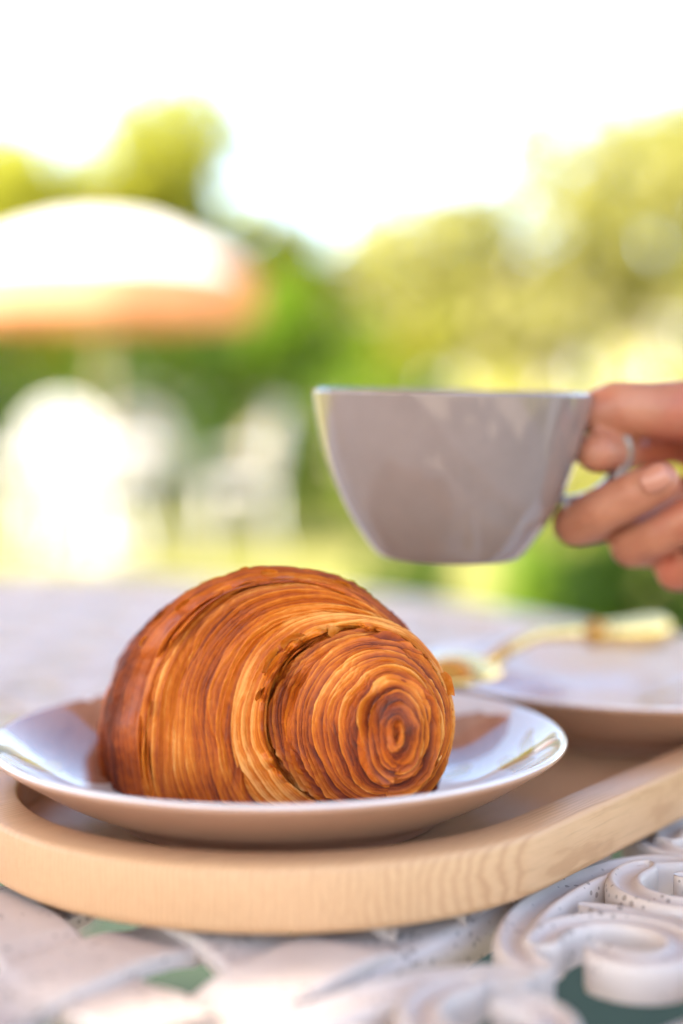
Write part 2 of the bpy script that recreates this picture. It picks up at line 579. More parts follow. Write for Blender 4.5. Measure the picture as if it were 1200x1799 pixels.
def tree(name, label, x, y, h, r, trunk_h, m, n, size, seed, squash=0.8, group=None, cat='tree', gaps=()):
    rng = np.random.default_rng(seed)
    root = empty(name, (x, y, 0))
    tag(root, label, cat, group)
    tops = []
    parts = []
    tr = 0.035 * h + 0.02
    parts.append(tube_data([(0, 0, -0.05), (0.02 * h, 0.01 * h, trunk_h * 0.5), (0, 0, trunk_h), (0.01, 0, h * 0.8)], [tr * 1.25, tr, tr * 0.8, tr * 0.2], 9))
    nb = 9
    for i in range(nb):
        a = 2 * PI * i / nb + rng.uniform(-0.3, 0.3)
        zz = trunk_h + (h * 0.85 - trunk_h) * rng.uniform(0.0, 0.75)
        ll = r * rng.uniform(0.5, 0.85)
        e = (math.cos(a) * ll, math.sin(a) * ll, min(h * 0.92, zz + ll * rng.uniform(0.2, 0.9)))
        mid = (e[0] * 0.5, e[1] * 0.5, zz + (e[2] - zz) * 0.35)
        parts.append(tube_data([(0, 0, zz * 0.9), mid, e], [tr * 0.45, tr * 0.28, tr * 0.1], 6))
        tops.append(e)
    V, F = merge(parts)
    pydata('trunk', V, F, M['bark'], root)
    clumps = []
    hz = h - trunk_h
    for e in tops:
        q = r * rng.uniform(0.20, 0.36)
        clumps.append((*e, q, q * 0.75))
    for i in range(20):
        th, ph = rng.uniform(0, 2 * PI), rng.uniform(-0.6, 1.0)
        rad = r * rng.uniform(0.25, 0.75) * math.sqrt(max(0.1, 1 - ph * ph * 0.7))
        q = r * rng.uniform(0.14, 0.32)
        clumps.append((math.cos(th) * rad, math.sin(th) * rad, trunk_h + hz * (0.45 + 0.42 * ph), q, q * squash))
    V, F = leaves(rng, clumps, n, size)
    if gaps:
        # leaves cut out along the sun's path to place sun patches on table and terrace
        C = V.reshape(-1, 4, 3).mean(1) + np.array([x, y, 0])
        tt = (C[:, 2] - 0.72) / -trav.z
        hx, hy = C[:, 0] + trav.x * tt, C[:, 1] + trav.y * tt
        keep = np.ones(len(C), bool)
        for gx, gy, gr in gaps: keep &= np.hypot(hx - gx, hy - gy) > gr
        V = V.reshape(-1, 4, 3)[keep].reshape(-1, 3)
        F = np.arange(len(V)).reshape(-1, 4)
    pydata('crown', V, F, m, root, smooth=False)
    return root


def shrub(name, label, x, y, h, r, m, n, size, seed, group=None, cat='shrub', nstem=7):
    rng = np.random.default_rng(seed)
    root = empty(name, (x, y, 0))
    tag(root, label, cat, group)
    parts, clumps = [], []
    for i in range(nstem):
        a = 2 * PI * i / nstem + rng.uniform(-0.4, 0.4)
        l = r * rng.uniform(0.3, 0.8)
        e = (math.cos(a) * l, math.sin(a) * l, h * rng.uniform(0.5, 0.85))
        parts.append(tube_data([(0, 0, -0.02), (e[0] * 0.4, e[1] * 0.4, e[2] * 0.5), e], [0.03 * h, 0.02 * h, 0.008 * h], 6))
        q = r * rng.uniform(0.35, 0.55)
        clumps.append((*e, q, min(q, h * 0.28)))
        clumps.append((e[0] * 1.1, e[1] * 1.1, e[2] * 0.45, q * 0.9, h * 0.3))
    V, F = merge(parts)
    pydata('stem', V, F, M['bark'], root)
    V, F = leaves(rng, clumps, n, size)
    V[:, 2] = np.maximum(V[:, 2], 0.01)
    pydata('foliage', V, F, m, root, smooth=False)
    return root


g_t = 'garden trees behind the tables'
tree('garden_tree', 'bright yellow green tree rising behind the left of the parasol', -3.2, 16.5, 4.25, 2.4, 0.9, M['leaf_yellow'], 7000, 0.22, 1, group=g_t)
tree('garden_tree', 'yellow green tree at the far left edge above the parasol', -5.0, 17.5, 4.8, 2.4, 1.0, M['leaf_yellow'], 4500, 0.22, 31, group=g_t)
tree('garden_tree', 'lower yellow green tree behind the right side of the parasol', -1.45, 17.5, 3.9, 1.5, 0.8, M['leaf_yellow'], 3000, 0.22, 2, group=g_t)
tree('garden_tree', 'tall olive green tree filling the right edge of the background', 3.7, 14.0, 4.3, 2.4, 1.0, M['leaf_olive'], 4500, 0.19, 3, group=g_t)
tree('garden_tree', 'pale olive tree above the cup, centre right of the background', 1.6, 14.5, 3.45, 1.6, 0.9, M['leaf_olive'], 1700, 0.18, 4, group=g_t)
tree('garden_tree', 'airy yellow green tree in front of the house, above the left of the cup', 0.75, 17.0, 3.35, 1.5, 0.8, M['leaf_yellow'], 1500, 0.2, 8, group=g_t)
tree('garden_tree', 'slim mid green tree in the middle just right of the parasol', -0.35, 13.0, 2.35, 0.75, 0.6, M['leaf_mid'], 1300, 0.14, 5, group=g_t)
tree('added_shade_tree', 'unseen leafy tree added behind the camera to block sun and sky from the table', -2.3, -2.1, 5.4, 2.3, 1.8, M['leaf_mid'], 12000, 0.19, 6, gaps=((-0.02, 0.318, 0.060), (-0.125, 0.375, 0.03), (-1.5, -1.75, 0.2), (-0.95, -2.1, 0.17), (-0.25, -1.9, 0.16), (0.35, -1.6, 0.17), (-1.9, -1.2, 0.16)))  # unseen tree added to shade the table, its gaps shaped for sun patches
g_h = 'dark shrubs along the back of the lawn'
shrub('garden_shrub', 'dark green shrub at far left under the parasol edge', -3.4, 13.0, 1.75, 1.0, M['leaf_dark'], 1700, 0.13, 11, g_h)
shrub('garden_shrub', 'dark green shrub directly behind the parasol pole', -1.9, 13.2, 1.75, 0.95, M['leaf_dark'], 1700, 0.13, 12, g_h)
shrub('garden_shrub', 'dark green shrub just right of the parasol pole', -0.85, 12.4, 1.7, 0.7, M['leaf_dark'], 1400, 0.13, 13, g_h)
shrub('garden_shrub', 'mid green shrub behind the left rim of the cup', 0.35, 12.2, 1.35, 0.6, M['leaf_mid'], 1200, 0.12, 14, g_h)
shrub('garden_shrub', 'yellow green shrub hidden behind the cup', 1.5, 11.8, 1.3, 0.8, M['leaf_yellow'], 1200, 0.12, 15, g_h)
shrub('garden_shrub', 'yellow green shrub behind the hand at the right', 2.9, 11.5, 1.35, 0.9, M['leaf_yellow'], 1300, 0.12, 16, g_h)
shrub('border_plant', 'dark leafy plant beyond the table at the right edge', 0.74, 3.0, 0.60, 0.33, M['leaf_dark'], 1600, 0.07, 21, cat='plant')
shrub('border_plant', 'low dark grey green plant below the cup', 0.22, 5.2, 0.42, 0.22, M['leaf_dark'], 700, 0.06, 22, cat='plant')
shrub('border_plant', 'fresh green plant under the fingers beyond the table', 0.75, 4.6, 0.5, 0.25, M['leaf_mid'], 800, 0.07, 23, cat='plant')

# ------------------------------------------------------------------ cream house behind the trees
house = empty('garden_house', (2.4, 24, 0))
tag(house, 'cream rendered house glimpsed between the trees', 'house')
HW, HH, HD = 9.0, 3.3, 6.0
V, F = box_data((0, HD / 2, HH / 2), (HW, HD, HH))
pydata('wall', V, F, M['render'], house, False)
roof = pydata('roof', [(-HW / 2 - 0.4, -0.4, HH), (HW / 2 + 0.4, -0.4, HH), (HW / 2 + 0.4, HD + 0.4, HH), (-HW / 2 - 0.4, HD + 0.4, HH), (-HW / 2 + 1.5, HD / 2, HH + 0.7), (HW / 2 - 1.5, HD / 2, HH + 0.7)],
              [(0, 1, 5, 4), (1, 2, 5), (2, 3, 4, 5), (3, 0, 4), (0, 3, 2, 1)], M['roof'], house, False)
for wx in (-3.2, -0.9, 1.6, 3.4):
    V, F = merge([box_data((wx, -0.03, z), s) for z, s in ((1.0, (1.1, 0.1, 0.08)), (2.5, (1.1, 0.1, 0.08)))] +
                 [box_data((wx + sx, -0.03, 1.75), (0.08, 0.1, 1.42)) for sx in (-0.51, 0, 0.51)])
    wf = pydata('window', V, F, M['woodwork'], house, False)
    for sx in (-0.255, 0.255):
        V, F = box_data((wx + sx, -0.012, 1.75), (0.43, 0.03, 1.42))
        pydata('pane', V, F, M['glass'], wf, False)

# ------------------------------------------------------------------ parasols
PR, PRIM, PTOP = 1.0, 1.80, 2.15


def parasol(loc, label, rz):
    root = empty('parasol', loc, rz)
    tag(root, label, 'parasol', 'white parasols with peach valances')
    V, F = tube_data([(0, 0, 0.10), (0, 0, 1.2), (0, 0, PTOP - 0.03)], 0.019, 14)
    pydata('pole', V, F, M['pole'], root)
    lathe('base', smooth_prof([(0.0, 0.0), (0.22, 0.0), (0.235, 0.03), (0.21, 0.07), (0.06, 0.10), (0.045, 0.28), (0.0, 0.285)], 4), M['stone'], root, 40)
    lathe('finial', smooth_prof([(0.0, PTOP - 0.03), (0.03, PTOP - 0.02), (0.016, PTOP + 0.01), (0.028, PTOP + 0.04), (0.012, PTOP + 0.075), (0.0, PTOP + 0.085)], 4), M['pole'], root, 16)
    nseg, sub, nr = 8, 8, 10
    for s in range(nseg):
        P = np.zeros((nr, sub + 1, 3)); Q = np.zeros((4, sub + 1, 3))
        for j in range(sub + 1):
            fr = j / sub
            th = 2 * PI * (s + fr) / nseg
            sag = math.sin(PI * fr)
            for i in range(nr):
                q = i / (nr - 1)
                rad = (0.02 + (PR - 0.02) * q) * (1 - 0.055 * sag * q)
                z = PTOP - (PTOP - PRIM) * (q ** 2.1) - 0.035 * sag * q * (1 - q) * 2 + 0.012 * sag * q
                P[i, j] = (rad * math.cos(th), rad * math.sin(th), z)
            re, ze = P[nr - 1, j][:2], P[nr - 1, j][2]
            dr = 0.24 + 0.02 * math.sin(PI * fr)
            for i in range(4):
                q = i / 3
                wob = 1.0 + 0.004 + 0.012 * math.sin(fr * 6 * PI) * q
                Q[i, j] = (re[0] * wob, re[1] * wob, ze - dr * q + 0.006)
        pn = link('canopy_panel', grid_mesh('canopy_panel', P), M['fabric'], root)
        link('valance', grid_mesh('valance', Q), M['valance'], pn)
        th = 2 * PI * s / nseg
        c, sn = math.cos(th), math.sin(th)
        pr = [(c * PR * q, sn * PR * q, PTOP - (PTOP - PRIM) * (q ** 2.1) - 0.014) for q in (0.03, 0.3, 0.55, 0.8, 0.99)]
        V, F = tube_data(pr, 0.007, 6)
        rb = pydata('rib', V, F, M['pole'], root)
        V, F = tube_data([(c * 0.02, sn * 0.02, 1.55), pr[2]], 0.006, 6)
        pydata('strut', V, F, M['pole'], rb)
    return root


TC = (-0.36, 0.66)      # centre of the near table
TR = 0.582              # its radius
TZ = 0.72               # its top
parasol((-1.55, 9.3, 0), 'white parasol with peach valance over the white chairs in the background', 0.2)
parasol((TC[0], TC[1], 0), 'white parasol shading the near table, above the picture', 0.35)

# ------------------------------------------------------------------ background table and chairs
def round_leg_table(loc, label):
    root = empty('garden_table', loc)
    tag(root, label, 'table')
    lathe('table_top', [(0.03, 0.70), (0.03, 0.72), (0.50, 0.72), (0.52, 0.712), (0.515, 0.69), (0.49, 0.70)], M['chairmetal'], root, 48)
    for i in range(4):
        a = PI / 4 + i * PI / 2
        c, s = math.cos(a), math.sin(a)
        V, F = tube_data([(c * r, s * r, z) for r, z in ((0.42, 0.0), (0.36, 0.12), (0.26, 0.36), (0.34, 0.60), (0.40, 0.70))], [0.02, 0.016, 0.018, 0.018, 0.022], 8)
        pydata('leg', V, F, M['chairmetal'], root)
    return root


round_leg_table((-1.55, 9.3, 0), 'round white metal table under the parasol in the background')


def chair():
    root = empty('garden_chair', (0, 0, 0))
    tag(root, 'x', 'chair', 'white metal chairs around the background table')
    m = M['chairmetal']
    lathe('seat', smooth_prof([(0.0, 0.43), (0.20, 0.43), (0.235, 0.44), (0.235, 0.455), (0.20, 0.46), (0.0, 0.45)], 3), m, root, 32)
    for sx in (-1, 1):
        V, F = tube_data([(sx * 0.22, -0.22, 0), (sx * 0.19, -0.19, 0.2), (sx * 0.18, -0.17, 0.43)], [0.014, 0.013, 0.018], 8)
        pydata('leg', V, F, m, root)
        V, F = tube_data([(sx * 0.21, 0.25, 0), (sx * 0.19, 0.2, 0.2), (sx * 0.19, 0.19, 0.44)], [0.014, 0.013, 0.018], 8)
        pydata('leg', V, F, m, root)
        V, F = tube_data([(sx * 0.2, 0.2, 0.66), (sx * 0.265, 0.08, 0.665), (sx * 0.27, -0.08, 0.655), (sx * 0.24, -0.16, 0.62), (sx * 0.2, -0.16, 0.45)], [0.015, 0.017, 0.018, 0.014, 0.012], 8)
        pydata('armrest', V, F, m, root)
    pr = [(-0.19, 0.19, 0.44), (-0.22, 0.22, 0.66), (-0.20, 0.25, 0.84), (-0.1, 0.27, 0.93), (0, 0.275, 0.96), (0.1, 0.27, 0.93), (0.20, 0.25, 0.84), (0.22, 0.22, 0.66), (0.19, 0.19, 0.44)]
    V, F = tube_data(pr, 0.018, 8)
    pydata('back_frame', V, F, m, root)
    for x in (-0.13, -0.065, 0, 0.065, 0.13):
        V, F = tube_data([(x, 0.2, 0.45), (x * 1.3, 0.235, 0.68), (x * 1.1, 0.265, 0.94 - abs(x) * 0.55)], [0.02, 0.024, 0.016], 6)
        pydata('back_slat', V, F, m, root)
    V, F = merge([tube_data([(0.055 * math.cos(t), 0.238, 0.70 + 0.06 * math.sin(t)) for t in np.linspace(0, 2 * PI, 17)], 0.01, 6)])
    pydata('back_rosette', V, F, m, root)
    return root


ch = chair()
spots = [(-0.05, -0.85, PI, 'white metal garden chair nearest the camera at the parasol table'),
         (0.85, 0.1, -PI / 2 + 0.2, 'white metal garden chair right of the parasol table'),
         (-0.85, -0.1, PI / 2, 'white metal garden chair left of the parasol table'),
         (0.1, 0.85, 0.1, 'white metal garden chair behind the parasol table')]
for i, (dx, dy, rz, lb) in enumerate(spots):
    o = ch if i == 0 else copy_tree(ch)
    o.location = (-1.55 + dx, 9.3 + dy, 0)
    o.rotation_euler = (0, 0, rz)
    o['label'] = lb

round_leg_table((-0.45, -3.5, 0), 'unseen round white metal table added behind the camera for cup reflections')  # unseen white table and chairs added to reflect as bright patches in the cup
for (cx_, cy_, rz_, lb) in [(-1.25, -3.1, 1.9, 'unseen white metal chair added for cup reflections, left of its table'), (0.45, -3.1, -2.0, 'unseen white metal chair added for cup reflections, right of its table'), (-2.9, -0.4, 1.4, 'unseen white metal chair added for cup reflections, alone at the left of the terrace')]:
    o = copy_tree(ch)
    o.location = (cx_, cy_, 0.006)
    o.rotation_euler = (0, 0, rz_)
    o['label'] = lb
    o['group'] = 'white metal chairs added behind the camera for cup reflections'

# ------------------------------------------------------------------ near table: woven straps, scrolls, rim, legs
table = empty('garden_table', (TC[0], TC[1], 0))
tag(table, 'round white speckled cast metal table with woven lattice and scrolled edge', 'table')
RL = 0.482


def ring(r0, r1, z0, z1, name, n=160):
    b = 0.0025
    return lathe(name, [(r0, z0), (r0, z1 - b), (r0 + b * 0.3, z1 - b * 0.3), (r0 + b, z1), (r1 - b, z1), (r1 - b * 0.3, z1 - b * 0.3), (r1, z1 - b), (r1, z0), (r0, z0)], M['cast'], table, n)


ring(0.564, TR, TZ - 0.022, TZ + 0.001, 'rim')
ring(RL - 0.004, RL + 0.004, TZ - 0.016, TZ - 0.0045, 'lattice_ring')
SW, SP = 0.0245, 0.0440
# two families of straps crossing at the angle seen in the photograph
d1 = np.array([0.595, -0.803]); n1 = np.array([0.803, 0.595])
d2 = np.array([0.60, 0.80]); n2 = np.array([0.80, -0.60])
p1 = np.array([-0.0863 - TC[0], 0.3696 - TC[1]]) @ n1
p2 = np.array([-0.028 - TC[0], 0.3165 - TC[1]]) @ n2
cross = d1 @ n2                       # advance in family-2 offset per metre along a family-1 strap
for fam, (d, n, p, dn, pn) in enumerate(((d1, n1, p1, n2, p2), (d2, n2, p2, n1, p1))):
    k0 = math.ceil((-RL - p) / SP); k1 = math.floor((RL - p) / SP)
    for kk in range(k0, k1 + 1):
        off = p + kk * SP
        if abs(off) > RL - 0.008: continue
        half = math.sqrt(RL * RL - off * off)
        ns = max(6, int(half / 0.004))
        s = np.linspace(-half, half, ns)
        prof = [(-SW / 2, -0.0045), (-SW / 2, -0.0008), (-SW / 2 + 0.0012, 0.0), (SW / 2 - 0.0012, 0.0), (SW / 2, -0.0008), (SW / 2, -0.0045)]
        P = np.zeros((ns, len(prof), 3))
        for i, q in enumerate(s):
            c = n * off + d * q
            j = (c @ dn - pn) / SP
            sgn = 1 if (kk + fam) % 2 == 0 else -1
            z = TZ - 0.0028 + 0.0016 * sgn * math.tanh(3 * math.cos(PI * j))
            for m_, (a, b) in enumerate(prof):
                P[i, m_] = (c[0] + n[0] * a, c[1] + n[1] * a, z + b)
        me_ = grid_mesh('strap', P)
        me_.polygons.foreach_set('use_smooth', [False] * len(me_.polygons))
        link('strap', me_, M['cast'], table, False)


def scroll_mesh(name, path, wd):
    """sweep a ribbed cast profile along a flat path [(x,y,width factor)]"""
    prof = [(-0.47, -0.010), (-0.5, -0.0036), (-0.475, -0.0018), (-0.42, -0.0006), (-0.35, 0.0), (-0.27, -0.0004), (-0.19, -0.0016), (-0.1, -0.0021), (0.1, -0.0021), (0.19, -0.0016), (0.27, -0.0004), (0.35, 0.0), (0.42, -0.0006), (0.475, -0.0018), (0.5, -0.0036), (0.47, -0.010)]
    pts = np.array(path, float)

    def cap(p, q):                      # rounded end beyond p, coming from q
        d = (p[:2] - q[:2]) / (np.linalg.norm(p[:2] - q[:2]) + 1e-9)
        return [(*(p[:2] + d * wd * p[2] * 0.5 * math.sin(e)), p[2] * math.cos(e)) for e in (0.5, 0.9, 1.25, 1.52)]
    pts = np.array(cap(pts[0], pts[1])[::-1] + [tuple(p) for p in pts] + cap(pts[-1], pts[-2]))
    P = np.zeros((len(pts), len(prof), 3))
    for i in range(len(pts)):
        t = pts[min(i + 1, len(pts) - 1), :2] - pts[max(i - 1, 0), :2]
        t /= np.linalg.norm(t) + 1e-9
        nn = np.array([-t[1], t[0]])
        for j, (a, b) in enumerate(prof):
            wv_ = wd * pts[i, 2]
            P[i, j] = (pts[i, 0] + nn[0] * a * wv_, pts[i, 1] + nn[1] * a * wv_, b)
    return grid_mesh(name, P)


def spiral(cx, cy, r0, r1, a0, a1, w0, w1, n=44):
    out = []
    for i in range(n):
        t = i / (n - 1)
        a = a0 + (a1 - a0) * t
        r = r0 + (r1 - r0) * t ** 0.85
        out.append((cx + r * math.cos(a), cy + r * math.sin(a), w0 + (w1 - w0) * t))
    return out


# one ornament of the border, drawn flat: x along the rim, y outwards (about 0.104 wide, 0.078 deep)
def mirror(pth): return [(-x, y, w_) for x, y, w_ in pth]


_c = spiral(-0.0255, 0.006, 0.0215, 0.0095, -2.0, 3.4, 1.0, 0.95)
_c = _c[:-1] + [(_c[-1][0] + 0.0006 * q_, _c[-1][1] - 0.001 * q_, 1.0 - 0.3 * q_ * q_ / 4) for q_ in (0, 1, 2)]
orn = [
    ('scroll', _c, 0.0115),
    ('scroll', mirror(_c), 0.0115),
    ('scroll', [(0.050 * math.sin(q), -0.006 - 0.021 * math.cos(q), 0.8 + 0.35 * math.cos(q)) for q in np.linspace(-1.45, 1.45, 30)], 0.0115),
    ('scroll', [(x, 0.031 - 0.006 * math.cos(x * 60), 0.8) for x in np.linspace(-0.052, 0.052, 22)], 0.009),
    ('leaf_ornament', [(0.0, -0.016 + 0.032 * t, 0.35 + 1.0 * math.sin(PI * min(1, t * 0.95 + 0.04))) for t in np.linspace(0, 1, 16)], 0.010),
]
omesh = [(nm, scroll_mesh(nm, pth, wd)) for nm, pth, wd in orn]
NORN = 30
for i in range(NORN):
    a = 2 * PI * (i + 0.30) / NORN
    rr = 0.523
    for j, (nm, me) in enumerate(omesh):
        o = link(nm, me, M['cast'], table)
        o.location = (rr * math.cos(a), rr * math.sin(a), TZ - 0.0006 * (j + 1))
        o.rotation_euler = (0, 0, a - PI / 2)
for i in range(4):
    a = PI / 4 + i * PI / 2 + 0.2
    c, s = math.cos(a), math.sin(a)
    V, F = tube_data([(c * r, s * r, z) for r, z in ((0.44, 0.0), (0.40, 0.10), (0.28, 0.34), (0.34, 0.58), (0.45, 0.70))], [0.024, 0.018, 0.02, 0.02, 0.024], 10)
    pydata('leg', V, F, M['cast'], table)

# ------------------------------------------------------------------ wooden tray
UX, UY = math.cos(TRAY_ANG), math.sin(TRAY_ANG)
TRC = (-0.018, 0.451)
TRR, TRL, TRIM = 0.098, 0.213, 0.014
tray = empty('serving_tray', (TRC[0], TRC[1], TZ + 0.0005), TRAY_ANG)
tag(tray, 'long pale ash wood tray with rounded ends under both plates', 'tray')


def stadium(r, L, n=40):
    pts = []
    for i in range(n + 1):
        a = PI / 2 + PI * i / n
        pts.append((r * math.cos(a), r * math.sin(a)))
    for q in np.linspace(0.1, 0.9, 9):
        pts.append((L * q, -r))
    for i in range(n + 1):
        a = -PI / 2 + PI * i / n
        pts.append((L + r * math.cos(a), r * math.sin(a)))
    for q in np.linspace(0.9, 0.1, 9):
        pts.append((L * q, r))
    return pts


rows = [(TRR - 0.002, 0.0), (TRR - 0.0004, 0.0012), (TRR, 0.003), (TRR, 0.0162), (TRR - 0.0004, 0.0174), (TRR - 0.0016, 0.018),
        (TRR - TRIM + 0.0014, 0.018), (TRR - TRIM + 0.0003, 0.0174), (TRR - TRIM, 0.0164), (TRR - TRIM, 0.0065), (TRR - TRIM, 0.0)]
P = np.array([[(x, y, z) for x, y in stadium(r, TRL)] for r, z in rows])
link('rim', grid_mesh('rim', P, True), M['ash'], tray)
o_ = stadium(TRR - TRIM - 0.0002, TRL)
n_ = len(o_)
V = [(x, y, 0.0005) for x, y in o_] + [(x, y, 0.006) for x, y in o_]
pydata('floor_board', V, [tuple(range(n_))[::-1], tuple(range(n_, 2 * n_))] + [(i, (i + 1) % n_, n_ + (i + 1) % n_, n_ + i) for i in range(n_)], M['ash'], tray, False)
TFZ = TZ + 0.0065     # tray floor

# ------------------------------------------------------------------ plates
pprof = smooth_prof([(0.0, 0.0035), (0.040, 0.0035), (0.0445, 0.0005), (0.048, 0.0), (0.0515, 0.001), (0.056, 0.0045), (0.070, 0.0105), (0.082, 0.0172), (0.0885, 0.0212), (0.0902, 0.0228), (0.0893, 0.0240), (0.0868, 0.0232), (0.078, 0.0176), (0.066, 0.0112), (0.054, 0.0082), (0.040, 0.0076), (0.0, 0.0075)], 5)
P1 = (-0.0195, 0.447)
P2 = (0.121, 0.572)
pet1 = [(-0.066, 0.034, 0.4, 0.028, 0.018), (-0.050, 0.058, 1.0, 0.026, 0.016), (-0.074, 0.010, -0.2, 0.022, 0.013), (-0.040, 0.022, 0.9, 0.022, 0.018),
        (0.058, 0.036, 2.2, 0.020, 0.015), (0.044, 0.052, 2.4, 0.018, 0.014), (-0.02, -0.066, 0.3, 0.018, 0.012)]
str1 = [(-0.076, -0.014, 1.2, 0.018, 0.0036), (-0.066, -0.030, 0.5, 0.015, 0.0030), (0.074, -0.008, 1.7, 0.016, 0.0040), (0.066, -0.022, 2.5, 0.018, 0.0034), (0.080, 0.006, 1.4, 0.010, 0.003), (0.058, 0.012, 0.5, 0.006, 0.004), (0.052, -0.02, 2.5, 0.015, 0.002)]
pet2 = [(-0.020, -0.030, 0.2, 0.034, 0.020), (0.030, -0.012, 0.5, 0.026, 0.022), (0.060, 0.025, 0.9, 0.022, 0.018), (-0.05, 0.03, 0.4, 0.03, 0.02)]
str2 = [(0.02, 0.03, 0.9, 0.03, 0.003), (-0.06, -0.02, 0.3, 0.02, 0.003)]
M['plate1'] = m_plate('painted_glaze_flowers', pet1, str1)
M['plate2'] = m_plate('painted_glaze_petals', pet2, str2)
for P_, mt, lb in ((P1, M['plate1'], 'glazed white plate with brown petals under the croissant'), (P2, M['plate2'], 'glazed white plate carrying the gold spoon behind the croissant')):
    o = lathe('dessert_plate', [(a, b * 1.11) for a, b in pprof], mt, None, 128)
    o.location = (P_[0], P_[1], TFZ)
    tag(o, lb, 'plate', 'painted dessert plates on the tray')
PZ = TFZ + 0.0085

# ------------------------------------------------------------------ croissant
rngN = np.random.default_rng(77)
_tab = rngN.random((256, 256))


def vnoise(u, v, per=None):
    """value noise, optional period in v"""
    iu = np.floor(u).astype(int); iv = np.floor(v).astype(int)
    fu = u - iu; fv = v - iv
    fu = fu * fu * (3 - 2 * fu); fv = fv * fv * (3 - 2 * fv)
    def g(a, b):
        if per: b = np.mod(b, per)
        return _tab[np.mod(a, 256), np.mod(b, 256)]
    return (g(iu, iv) * (1 - fu) * (1 - fv) + g(iu + 1, iv) * fu * (1 - fv) + g(iu, iv + 1) * (1 - fu) * fv + g(iu + 1, iv + 1) * fu * fv)


croissant = empty('croissant', (-0.02, 0.445, PZ))
tag(croissant, 'golden brown laminated croissant with spiralled end on the front plate', 'croissant')


